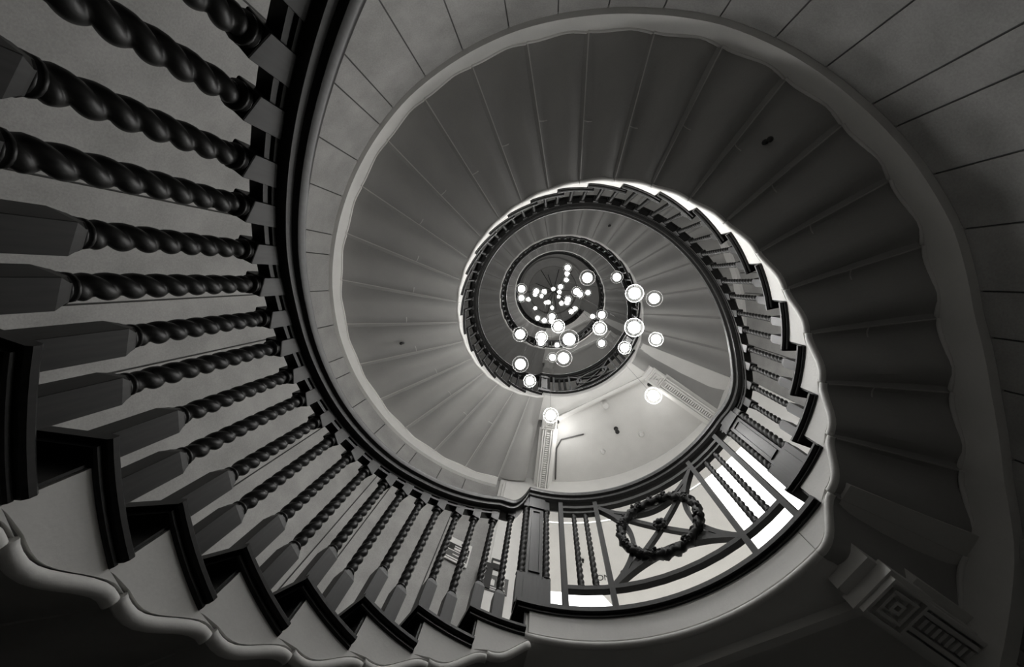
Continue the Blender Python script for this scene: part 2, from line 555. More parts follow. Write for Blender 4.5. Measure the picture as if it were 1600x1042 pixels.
# ------------------------------------------------------------------ landings
def make_landing(T, label):
    """landing reached at the top of flight T"""
    zL = zu(T, 26)
    aS, aE = ang(T, 26) + 360, ang(min(T + 1, 2), 1)
    if T == 2: aE = aS - LND
    aE = aE
    top = T == 2
    root = empty('stair_landing', PT(70, 1.5, zL), label, 'landing', 'landings of the spiral staircase')
    zb = zL - 1.35 * RS
    a_from = ang(T, 26 + UR) + 360; a_to = aE - DST * UR
    # floor slab
    mb = MB()
    mb.arcbox(a_from, 21.5 if not top else aE - 3, lambda a: 1.06 * gw(a), 2.2, zL - 0.06, zL - 0.012, 20, False)
    mb.build('floor_slab', M['ceiling'], root)
    # curved edge beam over the well, straight on its far side
    cb = MB()
    rings = []
    n = 28
    for i in range(n + 1):
        a = a_from + (a_to - a_from) * i / n
        dch = 1.245 * math.cos(math.radians(26.5)) / max(0.72, math.cos(math.radians(a - 64)))
        ro = max(1.12, min(dch, 1.34))
        zz = zb
        if not top:
            f = (aE + DST * 0.45 - a) / (DST * (0.45 + UR))
            if f > 0: zz = min(zL - TN - 0.01, zb + (zL - TN - zb) * f)
        rings.append([PI_(a, RB, zz), PT(a, ro, zz), PT(a, ro, zL - 0.02), PI_(a, RB, zL - 0.02)])
    cb.sweep(rings)
    cb.build('edge_beam', M['stone'], root, auto=30)
    fp = MB()
    rings = []
    a_p = aE + DST * 0.45 if not top else a_to
    for i in range(n + 1):
        a = a_from - 0.8 + (a_p - a_from + 0.8) * i / n
        rings.append([PI_(a, RB - 0.012, zb + 0.034), PI_(a, RB + 0.004, zb + 0.034), PI_(a, RB + 0.004, zL - TN), PI_(a, RB - 0.012, zL - TN)])
    fp.sweep(rings)
    fp.build('edge_panel', M['stone'], root)
    # roll moulding along the edge beam's lower edge
    mo = MB()
    a_end = aE + DST * 0.45
    pts = [PI_(a_from + (a_end - a_from) * i / 30, RB - 0.008, zb + 0.012) for i in range(31)]
    mo.tube(pts, 0.0145 * SC, 12)
    mo.build('roll_moulding', M['stone'], root)
    # chord beam edge under the slab
    ch = MB()
    p0 = PT(92, 1.27, zb - 0.02); p1 = PT(36, 1.23, zb - 0.02)
    dv = (p1 - p0).normalized(); nv = Vector((dv.y, -dv.x, 0))
    if nv.dot(Vector((p0.x, p0.y, 0))) < 0: nv = -nv
    for off, w, z0, z1 in ((0.0, 0.035, zb - 0.035, zL - 0.05), (0.035, 0.03, zb + 0.01, zL - 0.05)):
        q = [p0 + nv * off * SC, p1 + nv * off * SC, p1 + nv * (off + w) * SC, p0 + nv * (off + w) * SC]
        ch.hexa([Vector((v.x, v.y, (z0 + ZF) * SC)) for v in q] + [Vector((v.x, v.y, (z1 + ZF) * SC)) for v in q])
    ch.build('chord_beam', M['stone'], root)
    # soffit strip beside the foot of the next flight
    if not top:
        ss = MB()
        ss.arcbox(32.5, 21.5, lambda a: max(1.57, rf(T + 1, a) - 0.02), 2.2, zb + 0.005, zb + 0.06, 6, False)
        ss.build('side_soffit', M['soffit'], root)
    # moulded radial beams at either side of the landing ceiling
    for am in (95.8, 34.9):
        sh0 = -0.12 if (T == -1 and am < 50) else 0.0
        bm_ = MB()
        t = math.radians(am); er = Vector((math.cos(t), math.sin(t), 0)); et = Vector((-math.sin(t), math.cos(t), 0))
        def rb(r0, r1, w0, w1, z0, z1):
            q = [er * r0 * SC + et * w0 * SC, er * r1 * SC + et * w0 * SC, er * r1 * SC + et * w1 * SC, er * r0 * SC + et * w1 * SC]
            bm_.hexa([Vector((v.x, v.y, (z0 + ZF) * SC)) for v in q] + [Vector((v.x, v.y, (z1 + ZF) * SC)) for v in q])
        rb(1.20 + sh0, 2.18, -0.075, 0.075, zb - 0.05, zL - 0.05)
        rb(1.42 + sh0, 2.18, -0.110, -0.07, zb - 0.01, zL - 0.05); rb(1.42 + sh0, 2.18, 0.07, 0.110, zb - 0.01, zL - 0.05)
        beam = bm_.build('ceiling_beam', M['stone'], root)
        for w in (-0.062, -0.036, 0.036, 0.062):
            bm_ = MB(); rb(1.42 + sh0, 2.18, w - 0.008, w + 0.008, zb - 0.085, zb - 0.045)
            bm_.build('beam_fillet', M['stone'], beam)
        bm_ = MB()
        rb(1.24 + sh0, 1.41 + sh0, -0.09, 0.09, zb - 0.095, zb - 0.04)
        boss = bm_
        for w in (0.075, 0.048, 0.02):
            rr = 1.325 + sh0
            for (x0, x1, y0, y1) in ((-w, w, -w, -w + .011), (-w, w, w - .011, w), (-w, -w + .011, -w + .0115, w - .0115), (w - .011, w, -w + .0115, w - .0115)):
                rb(rr + x0, rr + x1, y0, y1, zb - 0.115, zb - 0.09)
        bm_.build('square_boss', M['stone'], beam)
        bm_ = MB()
        for i in range(26):
            r0 = 1.46 + sh0 + i * 0.027
            rb(r0, r0 + 0.014, -0.02, 0.02, zb - 0.08, zb - 0.045)
        tag(bm_.build('dentil_row', M['stone'], beam), None, None, None, 'stuff')
    # dark nosing along the well
    ns = MB()
    a0 = aS; a1 = a_to - 0.4
    for (r0, z0, z1, da) in ((1.0, zL - 0.023, zL, 0), (1.014, zL - TN, zL - 0.023, -0.6)):
        ns.arcbox(a0 + da, a1, r0, 1.12, z0, z1, 30)
    ns.build('nosing', M['tread'], root)
    ri = MB()
    a = a_from
    ri.hexa([PI_(a + .4, 1.028, zL - RS), PT(a + .4, 2.19, zL - RS), PT(a, 2.19, zL - RS), PI_(a, 1.028, zL - RS),
             PI_(a + .4, 1.028, zL - TN), PT(a + .4, 2.19, zL - TN), PT(a, 2.19, zL - TN), PI_(a, 1.028, zL - TN)])
    ri.build('riser', M['tread'], root)
    return root
L_LABEL = {-1: 'first landing, its broad curved pale edge running along the bottom of the well',
           0: 'second landing with the bright moulded ceiling panel under it',
           1: 'third landing, a small curved edge near the middle of the spiral',
           2: 'topmost landing close under the round ceiling'}
for T in (-1, 0, 1, 2):
    make_landing(T, L_LABEL[T])

# ------------------------------------------------------------------ balusters
def twist_rows(z0, z1, rad, seg, n, pitch):
    rows = []
    for i in range(n + 1):
        z = z0 + (z1 - z0) * i / n
        f = (z - z0) / (z1 - z0)
        env = min(1.0, f / 0.05, (1 - f) / 0.05)
        tap = 1.0 - 0.12 * f
        row = []
        for j in range(seg):
            th = 2 * PI * j / seg
            lob = abs(math.cos(th - PI * z / pitch)) ** 0.75
            r = rad * tap * (0.80 + env * (-0.16 + 0.42 * lob))
            row.append((r * math.cos(th), r * math.sin(th), z))
        rows.append(row)
    return rows

def lathe(mb, prof, seg=16):
    rows = [[(r * math.cos(2 * PI * k / seg), r * math.sin(2 * PI * k / seg), z) for k in range(seg)] for r, z in prof]
    mb.grid(rows, True, False, True)

_bal_cache = {}
def bal_meshes(h, lod, q=1.0):
    """meshes of a baluster of height h: (shaft, base block, top block), in metres"""
    q = round(q, 2)
    key = (round(h, 4), lod, q)
    if key in _bal_cache: return _bal_cache[key]
    seg, n = ((20, int(80 / q ** 0.8)), (10, int(36 / q ** 0.8)), (6, 6))[lod]
    qb = 0.35 + 0.65 * q
    zb, zt = 0.185 * SC, h - 0.115 * SC
    rad = 0.027 * SC * q
    sh = MB()
    if lod < 2:
        sh.grid(twist_rows(zb + 0.018 * SC, zt - 0.02 * SC, rad, seg, n, 0.052 * SC * (0.25 + 0.75 * q)), True, False, True)
        s2 = 16 if lod == 0 else 8
        for zc, d in ((zb, 1), (zt, -1)):
            k = SC * d
            lathe(sh, [(q * 0.027 * SC, zc), (q * 0.029 * SC, zc + .004 * k), (q * 0.022 * SC, zc + .008 * k), (q * 0.028 * SC, zc + .011 * k), (q * 0.028 * SC, zc + .017 * k), (q * 0.02 * SC, zc + .021 * k)], s2)
    else:
        sh.grid([[(rad * math.cos(2 * PI * k / seg), rad * math.sin(2 * PI * k / seg), z) for k in range(seg)] for z in (zb, zt)], True, False, True)
    def block(z0, z1, hw, ch_top, ch_bot):
        b = MB()
        prof = []
        c = hw * 0.55
        def ring(w, cc, z):
            return [(w, -cc, z), (w, cc, z), (cc, w, z), (-cc, w, z), (-w, cc, z), (-w, -cc, z), (-cc, -w, z), (cc, -w, z)]
        e = hw * 0.97
        rings = []
        if ch_bot: rings += [ring(hw * 0.96, e * 0.95, z0), ring(hw, e, z0 + 0.003 * SC)]
        else: rings += [ring(hw, e, z0)]
        if ch_top: rings += [ring(hw, e, z1 - 0.020 * SC), ring(hw * 0.90, c * 1.1, z1 - 0.004 * SC), ring(hw * 0.88, c * 1.1, z1)]
        else: rings += [ring(hw, e, z1)]
        b.sweep(rings)
        return b.mesh('block')
    base = block(0, zb, 0.031 * SC * qb, True, False)
    top = block(zt, h, 0.029 * SC * qb, False, True)
    me = sh.mesh('baluster')
    for m_ in (me, base, top): m_.materials.append(M['wood'])
    _bal_cache[key] = (me, base, top)
    return _bal_cache[key]

def place_baluster(parent, a, r, z0, h, lod, q=1.0):
    sh, ba, to = bal_meshes(h, lod, q)
    mat = Matrix.Translation(PI_(a, r, z0)) @ Matrix.Rotation(math.radians(a), 4, 'Z')
    o = bpy.data.objects.new('baluster', sh); COL.objects.link(o)
    o.parent = parent
    o.matrix_parent_inverse = Matrix.Translation(-parent.location)
    o.matrix_basis = mat
    for nm, me in (('base_block', ba), ('top_block', to)):
        c = bpy.data.objects.new(nm, me); COL.objects.link(c); c.parent = o
    return o

RBAL = 1.068
H_RAIL = 0.70
RAILP = [(-0.060, 0.045), (-0.064, 0.065), (-0.056, 0.088), (-0.030, 0.104), (0.030, 0.104), (0.056, 0.088), (0.064, 0.065), (0.060, 0.045),
         (0.046, 0.036), (0.046, 0.012), (0.032, 0.0), (-0.032, 0.0), (-0.046, 0.012), (-0.046, 0.036)]
def hr(T, u):
    if T == -1: return min(0.75, max(0.57, 0.645 + (u - 17) * 0.018))
    if u < 9: return 0.56 + 0.14 * min(1.0, max(0.0, (u - 3) / 6.0))
    return 0.70

def rail_sweep(parent, path, name='handrail', prof=RAILP, rc=1.065):
    mb = MB()
    rings = []
    for a, z in path:
        rings.append([PI_(a, rc + dx, z + dz) for dx, dz in prof])
    mb.sweep(rings)
    return mb.build(name, M['wood'], parent, auto=40)

def landing_rail_z(T):
    return zu(T, 26) + 0.885

def make_balustrade(T, label, k0, lod_of):
    root = empty('stair_balustrade', PT(PHB - 60, 1.06, zu(T, 6)), label, 'balustrade', 'balustrades along the stair flights')
    # baluster pairs
    for k in range(k0, 26):
        for f in (0.17, 0.65):
            u = k + f
            if T >= 0 and k == 1 and f > 0.3: continue
            z0 = zu(T, k)
            h = (zu(T, u) + hr(T, u) - z0 + 0.02) * SC
            if u > 25.3: h += 0.035 * SC
            place_baluster(root, ang(T, u), RBAL, z0, h, lod_of(k), 0.60 if T >= 0 else min(1.0, max(0.66, 1.0 - 0.034 * (k - 15))))
    # hand rail with its swan-neck rise to the landing
    path = []
    us = []
    u = k0 - 1.0 if T == -1 else 1.0
    while u < 25.2:
        us.append(u); u += 0.2
    for u in us:
        z = zu(T, u) + hr(T, u)
        if T >= 0 and u < 3:
            f = max(0.0, 1 - (u - 1.0) / 2.0)
            z += (landing_rail_z(T - 1) - z) * min(1.0, f * 1.2)
        path.append((ang(T, u), z))
    uz = 25.2
    zl = landing_rail_z(T); z0 = zu(T, 25.2) + hr(T, 25.2)
    aA = ang(T, 25.2); aB = ang(T, 26) - 1.0
    for i in range(15):
        f = i / 14
        path.append((aA + (aB - aA) * f, z0 + 0.03 * f + (zl - z0 - 0.03) * (0 if f < .35 else ((f - .35) / .65) ** 2.2)))
    rail_sweep(root, path)
    # slim moulded fillets under the rail between the baluster blocks
    rail_sweep(root, [(a, z) for a, z in path[:-13]], 'rail_fillet', [(-0.022, 0.004), (-0.022, -0.014), (-0.013, -0.016), (-0.013, -0.024), (-0.020, -0.026), (-0.020, -0.042),
               (0.020, -0.042), (0.020, -0.026), (0.013, -0.024), (0.013, -0.016), (0.022, -0.014), (0.022, 0.004)])
    return root
BL = {-1: 'nearest dark balustrade of thick twisted balusters at left, rising to the first landing',
      0: 'dark twisted-baluster railing of the middle flight circling the inside of the well',
      1: 'thin dark railing ring of the third flight beyond the glass globes',
      2: 'innermost small dark railing ring of the top flight under the ceiling'}
make_balustrade(-1, BL[-1], 9, lambda k: 0)
make_balustrade(0, BL[0], 1, lambda k: 0 if k < 10 else 1)
make_balustrade(1, BL[1], 1, lambda k: 2)
make_balustrade(2, BL[2], 1, lambda k: 2)

# ------------------------------------------------------------------ landing railings
RL = 1.05
def bar_mesh(p, q, w, d=None, n=1, rc=RL):
    """flat bar between (a,z) points on the rail's cylinder"""
    mb = MB()
    d = d or w
    (a0, z0), (a1, z1) = p, q
    dx = (a1 - a0) * PI / 180 * rc; dz = z1 - z0
    L = math.hypot(dx, dz); tx, tz = dx / L, dz / L
    rings = []
    for i in range(n + 1):
        f = i / n
        a = a0 + (a1 - a0) * f; z = z0 + (z1 - z0) * f
        ra = -tz * w * 180 / PI / rc; rz = tx * w
        rings.append([PI_(a - ra, rc - d, z - rz), PI_(a + ra, rc - d, z + rz), PI_(a + ra, rc + d, z + rz), PI_(a - ra, rc + d, z - rz)])
    mb.sweep(rings)
    return mb

def curve_bar(pts, w, d, rc=RL):
    mb = MB(); rings = []
    for i, (a, z) in enumerate(pts):
        a0, z0 = pts[max(0, i - 1)]; a1, z1 = pts[min(len(pts) - 1, i + 1)]
        dx = (a1 - a0) * PI / 180 * rc; dz = z1 - z0; L = math.hypot(dx, dz)
        ra = -dz / L * w * 180 / PI / rc; rz = dx / L * w
        rings.append([PI_(a - ra, rc - d, z - rz), PI_(a + ra, rc - d, z + rz), PI_(a + ra, rc + d, z + rz), PI_(a - ra, rc + d, z - rz)])
    mb.sweep(rings)
    return mb

def slim_twist(parent, a, z0, z1, rad, name='twisted_bar', r=RL):
    mb = MB()
    h = (z1 - z0) * SC
    mb.grid(twist_rows(0, h, rad * SC, 16, 90, 0.042 * SC), True, False, True)
    for zc in (0.0, h - 0.02):
        lathe(mb, [(rad * SC * 1.1, zc), (rad * SC * 1.25, zc + .007), (rad * SC * 0.9, zc + .012), (rad * SC * 1.1, zc + .016), (rad * SC * .9, zc + .02)], 10)
    o = mb.build(name, M['iron'], parent)
    o.matrix_parent_inverse = Matrix.Translation(-parent.location)
    o.location = PI_(a, r, z0)
    return o

def make_newel(a, z0, z1, label, parent_group, turn=1):
    root = empty('newel_post', PI_(a, RL + 0.01, z0), label, 'newel post', parent_group)
    t = math.radians(a); er = Vector((math.cos(t), math.sin(t), 0)); et = Vector((-math.sin(t), math.cos(t), 0))
    ctr = PI_(a, RL + 0.02, 0)
    def bx(mb, r0, r1, w0, w1, za, zb):
        q = [er * r0 * SC + et * w0 * SC, er * r1 * SC + et * w0 * SC, er * r1 * SC + et * w1 * SC, er * r0 * SC + et * w1 * SC]
        mb.hexa([Vector((ctr.x + v.x, ctr.y + v.y, (za + ZF) * SC)) for v in q] + [Vector((ctr.x + v.x, ctr.y + v.y, (zb + ZF) * SC)) for v in q])
    mb = MB()
    bx(mb, -0.035, 0.045, -0.042, 0.042, z0, z1)
    bx(mb, -0.043, 0.045, -0.05, 0.05, z1 - 0.11, z1)
    bx(mb, -0.043, 0.045, -0.05, 0.05, z0, z0 + 0.17)
    mb.build('post', M['wood'], root)
    mb = MB()
    for w0, w1, za, zb in ((-0.028, -0.022, z0 + .22, z1 - .15), (0.022, 0.028, z0 + .22, z1 - .15), (-0.028, 0.028, z0 + .214, z0 + .22), (-0.028, 0.028, z1 - .15, z1 - .144)):
        bx(mb, -0.041, -0.03, w0, w1, za, zb)
    mb.build('panel_moulding', M['wood'], root)
    for s in (-1, 1):
        o = slim_twist(root, a + s * 3.4, z0 + 0.19, z1 - 0.1, 0.019, 'twisted_shaft')
        mb = MB(); bx(mb, -0.04, 0.02, s * 0.062 - 0.02, s * 0.062 + 0.02, z0, z0 + 0.195)
        mb.build('shaft_block', M['wood'], o)
        mb = MB(); bx(mb, -0.035, 0.02, s * 0.062 - 0.018, s * 0.062 + 0.018, z1 - 0.105, z1)
        mb.build('shaft_block', M['wood'], o)
    return root

def make_landing_rail(T, label, fine):
    zL = zu(T, 26); zt = landing_rail_z(T)
    aN0 = ang(T, 26) - 4.0
    root = empty('landing_railing', PI_(64, RL, zL), label, 'railing', 'railings along the landings')
    a_s, a_e = ang(T, 26) + 358.8, ang(min(T + 1, 2), 1) - 1.0
    if T == 2: a_e = 33.0
    n = 40
    path = []
    for i in range(n + 1):
        a = a_s + (a_e - a_s) * i / n
        path.append((a, zt))
    rail_sweep(root, path)
    B = {'l0': 94.2, 'l1': 82.2, 'r1': 46.4, 'r0': 33.6}
    hi, lo = zL + 0.815, zL + 0.165
    for key in ('l0', 'l1', 'r1', 'r0'):
        bar_mesh((B[key], zL), (B[key], zt + 0.01), 0.0135, 0.018).build('upright_bar', M['iron'], root)
    def hbar(a0, a1, z, w=0.0125):
        curve_bar([(a0 + (a1 - a0) * i / 12, z) for i in range(13)], w, 0.016).build('cross_rail', M['iron'], root)
    hbar(B['l0'], B['r0'], hi + 0.02); hbar(B['l0'], B['r0'], lo - 0.012)
    hbar(B['l0'], B['l1'], hi - 0.035, 0.009); hbar(B['r1'], B['r0'], hi - 0.035, 0.009)
    for p, q in (('l0', 'l1'), ('r1', 'r0')):
        for f in (0.36, 0.68):
            a = B[p] + (B[q] - B[p]) * f
            slim_twist(root, a, lo, hi - 0.03, 0.0165)
    # the wreath panel
    a0, a1 = B['l1'] - 0.8, B['r1'] + 0.8
    ac, zc = (a0 + a1) / 2, (hi + lo) / 2
    n = 16
    bar_mesh((a0, hi), (a1, lo), 0.012, 0.013, n).build('diagonal_bar', M['iron'], root)
    bar_mesh((a0, lo), (a1, hi), 0.012, 0.013, n).build('diagonal_bar', M['iron'], root)
    da = (a0 - a1); dz = hi - lo
    for side in range(4):
        pts = []
        for i in range(21):
            t = -1 + 2 * i / 20
            bow = 0.235 * (1 - t * t)
            if side == 0: pts.append((ac - da * t / 2, hi - dz * bow))
            if side == 1: pts.append((ac - da * t / 2, lo + dz * bow))
            if side == 2: pts.append((a0 - da * bow, zc + dz * t / 2))
            if side == 3: pts.append((a1 + da * bow, zc + dz * t / 2))
        curve_bar(pts, 0.0125, 0.017).build('arc_bar', M['iron'], root)
    if fine:
        wr_ = MB()
        R0 = 0.222; N = 96; rows = []
        for i in range(N):
            th = 2 * PI * i / N
            row = []
            for j in range(12):
                ph = 2 * PI * j / 12
                rr = 0.024 * (1 + 0.22 * math.sin(10 * th * 2 + 2 * ph) + 0.14 * math.sin(31 * th - 3 * ph) + 0.1 * random.uniform(-1, 1))
                rad = R0 + rr * math.cos(ph)
                row.append(PI_(ac + math.degrees(rad * math.cos(th) / RL), RL - 0.022 - rr * math.sin(ph), zc + rad * math.sin(th)))
            rows.append(row)
        wr_.grid(rows, True, True, True)
        wreath = wr_.build('wreath', M['iron'], root)
        for i in range(8):
            th = 2 * PI * (i + 0.5) / 8
            cb = MB()
            for q in range(9):
                rad = R0 + random.uniform(-.022, .022); t2 = th + random.uniform(-.1, .1)
                cb.ball(PI_(ac + math.degrees(rad * math.cos(t2) / RL), RL - 0.042 - random.uniform(0, .008), zc + rad * math.sin(t2)), 0.0085 * SC, 8, 5)
            cb.build('berry_cluster', M['iron'], wreath)
        for i in range(40):
            th = 2 * PI * i / 40 + random.uniform(-.04, .04)
            lf = MB(); sgn = 1 if i % 2 else -1
            base = (R0 * math.cos(th), R0 * math.sin(th))
            t2 = th + PI / 2 + sgn * 0.5
            d = (math.cos(t2), math.sin(t2)); nrm = (-d[1], d[0])
            pts = [(0, 0, .040), (.02, .011, .047), (.046, 0, .043), (.02, -.011, .047), (.02, 0, .054)]
            v = []
            for x, y, hgt in pts:
                px = base[0] + d[0] * x + nrm[0] * y; pz = base[1] + d[1] * x + nrm[1] * y
                v.append(PI_(ac + math.degrees(px / RL), RL - hgt, zc + pz))
            k = lf.add(v)
            for q in ((0, 1, 4), (1, 2, 4), (2, 3, 4), (3, 0, 4), (3, 2, 1, 0)): lf.face([k + x for x in q])
            lf.build('wreath_leaf', M['iron'], wreath)
        ro = MB()
        for i in range(8):
            th = 2 * PI * i / 8
            ro.ball(PI_(ac + math.degrees(0.026 * math.cos(th) / RL), RL - 0.03, zc + 0.026 * math.sin(th)), 0.014 * SC, 8, 6)
        ro.ball(PI_(ac, RL - 0.042, zc), 0.017 * SC, 10, 6)
        ro.build('rosette', M['iron'], root)
    else:
        pts = [(ac + math.degrees(0.222 * math.cos(2 * PI * i / 32) / RL), zc + 0.222 * math.sin(2 * PI * i / 32)) for i in range(33)]
        curve_bar(pts, 0.022, 0.022).build('wreath', M['iron'], root)
    return root
LR = {-1: 'dark landing railing with a wreath on crossed bars at the first landing',
      0: 'small wreath-panel railing of the second landing, below the larger globes',
      1: 'tiny landing railing of the third landing at the middle of the spiral',
      2: 'tiny dark landing railing just beneath the round ceiling'}
for T in (-1, 0, 1, 2):
    make_landing_rail(T, LR[T], T == -1)
NW = {-1: ('panelled newel post at the left end of the first landing railing', 'panelled newel post at the right end of the first landing railing'),
      0: ('small newel post at the left end of the second landing railing', 'small newel post at the right end of the second landing railing'),
      1: ('tiny newel post at the left end of the third landing railing', 'tiny newel post at the right end of the third landing railing')}
for T in (-1, 0, 1):
    make_newel(ang(T, 26) - 4.2, zu(T, 26), landing_rail_z(T), NW[T][0], 'newel posts at the landings')
    make_newel(ang(T + 1, 1) - 5.0, zu(T + 1, 1), landing_rail_z(T) + 0.01, NW[T][1], 'newel posts at the landings')

# ------------------------------------------------------------------ lit room beyond the first landing
lb = MB()
lb.arcbox(20, 112, 2.2, 4.6, OPZ + 0.03, OPZ + 0.08, 20, False)
tag(lb.build('luminous_ceiling', M['lightbox']), 'glowing white ceiling of the room beyond the first landing railing', 'ceiling light')
raft_b = MB()
raft_b.arcbox(50, 96, 2.30, lambda a: 3.12 + 0.36 * min(1.0, max(0.0, (82 - a) / 4.0)), OPZ - 0.04, OPZ - 0.01, 16, False)
raft = raft_b.build('ceiling_raft', M['raft'])
tag(raft, 'pale flat panel hung under the glowing ceiling, behind the wreath railing', 'ceiling panel')
bw = MB()
bw.arcbox(20, 112, 4.4, 4.5, Z1 - 0.2, OPZ + 0.05, 20, False)
tag(bw.build('wall_room', M['stone'], None, auto=30), 'pale far wall of the bright room beyond the landing', None, None, 'structure')
rfz = MB()
rfz.arcbox(20, 112, 2.17, 4.6, Z1 - 0.2, Z1 - 0.02, 20, False)
tag(rfz.build('floor_room', M['pale_floor'], None, auto=30), 'floor of the bright room beyond the landing', None, None, 'structure')

# ------------------------------------------------------------------ chandelier of glass globes
GL = [(0.114,-0.397,2.979),(0.451,-0.402,3.795),(0.373,-0.299,2.631),(0.563,-0.253,2.907),(0.344,-0.104,2.469),(0.681,0.083,3.277),(0.503,0.207,3.605),(0.376,-0.028,4.192),(0.595,0.249,7.069),(0.246,-0.002,3.277),(0.422,0.309,4.506),(-0.042,-0.05,2.341),(-0.061,0.116,2.631),(-0.109,0.472,4.506),(-0.007,0.702,6.802),(-0.078,-0.002,3.401),(-0.114,0.047,4.807),(-0.108,0.253,6.324),(-0.218,0.269,6.554),(-0.338,0.281,7.069),(-0.368,0.017,3.029),(-0.219,0.134,3.716),(-0.244,0.377,4.938),(-0.347,0.18,2.731),(-0.318,0.497,3.534),(-0.431,-0.291,4.192),(-0.504,-0.147,5.301),(-0.612,0.078,9.487),(-0.326,-0.217,5.814),(-0.388,-0.114,7.357),(-0.235,-0.147,7.837),(-0.318,0.041,10.3),(-0.032,-0.135,10.3),(0.042,-0.259,6.802),(0.098,-0.09,9.487),(0.119,0.08,10.924),(0.088,-0.53,5.462),(0.224,-0.487,8.583),(0.158,-0.366,7.357),(0.148,-0.25,4.563),(0.253,-0.185,5.462),(0.459,-0.17,6.554),(0.099,-0.12,5.462),(0.127,-0.029,6.324),(0.13,0.141,9.012),(0.371,0.199,8.193),(0.3,0.257,8.193),(-0.148,0.119,9.012),(-0.218,0.236,10.924),(-0.057,0.329,10.3),(-0.497,0.385,10.924),(-0.138,0.602,2.931),(0.549,0.394,2.773)]
GLAB = {0: 'glass globe upper right of the cluster centre, above its neighbours beside the inner railing',
        1: 'medium glass globe overlapping the third flight railing at upper right of the cluster',
        2: 'large glass globe at the right of the cluster beside the pale curved edge',
        3: 'rightmost upper glass globe, hanging in front of the plain stair underside',
        4: 'large glass globe at right, overlapping the dark railing of the third flight',
        5: 'rightmost lower glass globe, hanging in front of the stair underside',
        6: 'glass globe hanging over the right end of the second landing railing',
        7: 'middle-sized glass globe just above the clear one at centre right',
        9: 'fully bright glass globe at centre right, below its smaller neighbour',
        10: 'glass globe hanging alone below the centre right pair',
        11: 'largest glass globe, in the lower middle of the cluster',
        12: 'second largest glass globe, directly below the largest one',
        13: 'glass globe half hidden behind the second largest globe',
        15: 'glass globe touching the largest globe on its upper left',
        16: 'glass globe above the one touching the largest globe',
        20: 'large glass globe at the left edge of the cluster, over the pale stair edge',
        21: 'bright glass globe left of the largest one, upper of an overlapping pair',
        22: 'glass globe left of the largest one, lower of an overlapping pair',
        23: 'large glass globe at lower left, above the second landing railing',
        24: 'glass globe overlapping the left part of the second landing railing',
        25: 'leftmost upper glass globe, on the dark ring below the ceiling',
        26: 'glass globe directly beneath the leftmost upper one',
        36: 'topmost glass globe of the cluster, at the edge of the round ceiling',
        39: 'glass globe right of centre, first of a touching row of three',
        8: 'small glass globe touching the left side of the middle-sized one at centre right',
        14: 'small glass globe tucked below left of the largest globe',
        17: 'small glass globe peeking out under the one above the touching pair',
        18: 'small glass globe, right one of the pair on the lower dark ring',
        19: 'small glass globe, left one of the pair on the lower dark ring',
        28: 'small glass globe at the left of the ceiling disc, upper of an overlapping pair',
        29: 'small glass globe at the left of the ceiling disc, lower of an overlapping pair',
        33: 'small glass globe at the head of a short column just right of the ceiling centre',
        38: 'small fully bright glass globe, lowest of the three near the top of the ceiling disc',
        40: 'small glass globe in the middle of the touching row of three right of centre',
        41: 'small glass globe at the right end of the touching row of three',
        42: 'small glass globe below the row of three, in front of an overlapping pair',
        43: 'small glass globe below the row of three, behind an overlapping pair',
        27: 'tiny glass globe right of the two leftmost stacked globes',
        30: 'tiny glass globe left of the ceiling centre, just right of the overlapping pair',
        31: 'tiny glass globe just below the overlapping pair at the left of the ceiling disc',
        32: 'tiny glass globe closest to the centre of the spoked ceiling',
        34: 'tiny glass globe in the middle of the short column right of the ceiling centre',
        35: 'tiny glass globe at the foot of the short column right of the ceiling centre',
        37: 'tiny glass globe directly under the topmost globe of the cluster',
        44: 'tiny glass globe touching the lower left of the pair below the row of three',
        45: 'tiny glass globe, right one of the pair at the lower right of the ceiling disc',
        46: 'tiny glass globe, left one of the pair at the lower right of the ceiling disc',
        47: 'tiny glass globe, right one of two merged just below the ceiling centre',
        48: 'tiny glass globe, left one of two merged just below the ceiling centre',
        49: 'tiny glass globe at the bottom rim of the ceiling disc',
        50: 'tiny glass globe at the lower left rim of the ceiling disc',
        51: 'lone glass globe hanging low beside the left ceiling beam of the second landing',
        52: 'lone glass globe glowing in front of the bright ceiling of the second landing'}
gm = MB(); gm.ball((0, 0, 0), 0.056 * SC, 28, 18); gme = gm.mesh('globe'); gme.materials.append(M['glass'])
bm2 = MB(); bm2.ball((0, 0, 0), 0.035 * SC, 18, 12); bme = bm2.mesh('lamp_core'); bme.materials.append(M['bulb'])
bme2 = bm2.mesh('lamp_core'); bme2.materials.append(M['bulb_dim'])
bme3 = bm2.mesh('lamp_core'); bme3.materials.append(M['bulb_high'])
cm_cache = {}
for i, (x, y, z) in enumerate(GL):
    loc = Vector((x * SC, y * SC, (z + ZF) * SC))
    lab = GLAB.get(i)
    if lab is None:
        lab = 'tiny glass globe hanging high up in front of the round ceiling' if z > 7.6 else 'small glass globe in the crowded middle of the hanging cluster'
    root = empty('pendant_lamp', loc, lab, 'pendant lamp', 'glass globes of the hanging chandelier')
    for nm, me in (('globe', gme), ('lamp_core', bme if (z < 4.0 and i not in (0, 1, 3, 11, 12, 20, 23)) else (bme2 if z < 7.5 else bme3))):
        o = bpy.data.objects.new(nm, me); COL.objects.link(o); o.parent = root
    sph = MB(); ztop = (13.55 - z) * SC
    # cables lean slightly towards the ceiling rose
    ex, ey = (x * 0.45 - x) * SC, (y * 0.45 - y) * SC
    sph.tube([(0, 0, 0.056 * SC), (ex * 0.0, ey * 0.0, ztop)], 0.0013, 5)
    c = sph.mesh('cable'); c.materials.append(M['cable'])
    o = bpy.data.objects.new('cable', c); COL.objects.link(o); o.parent = root
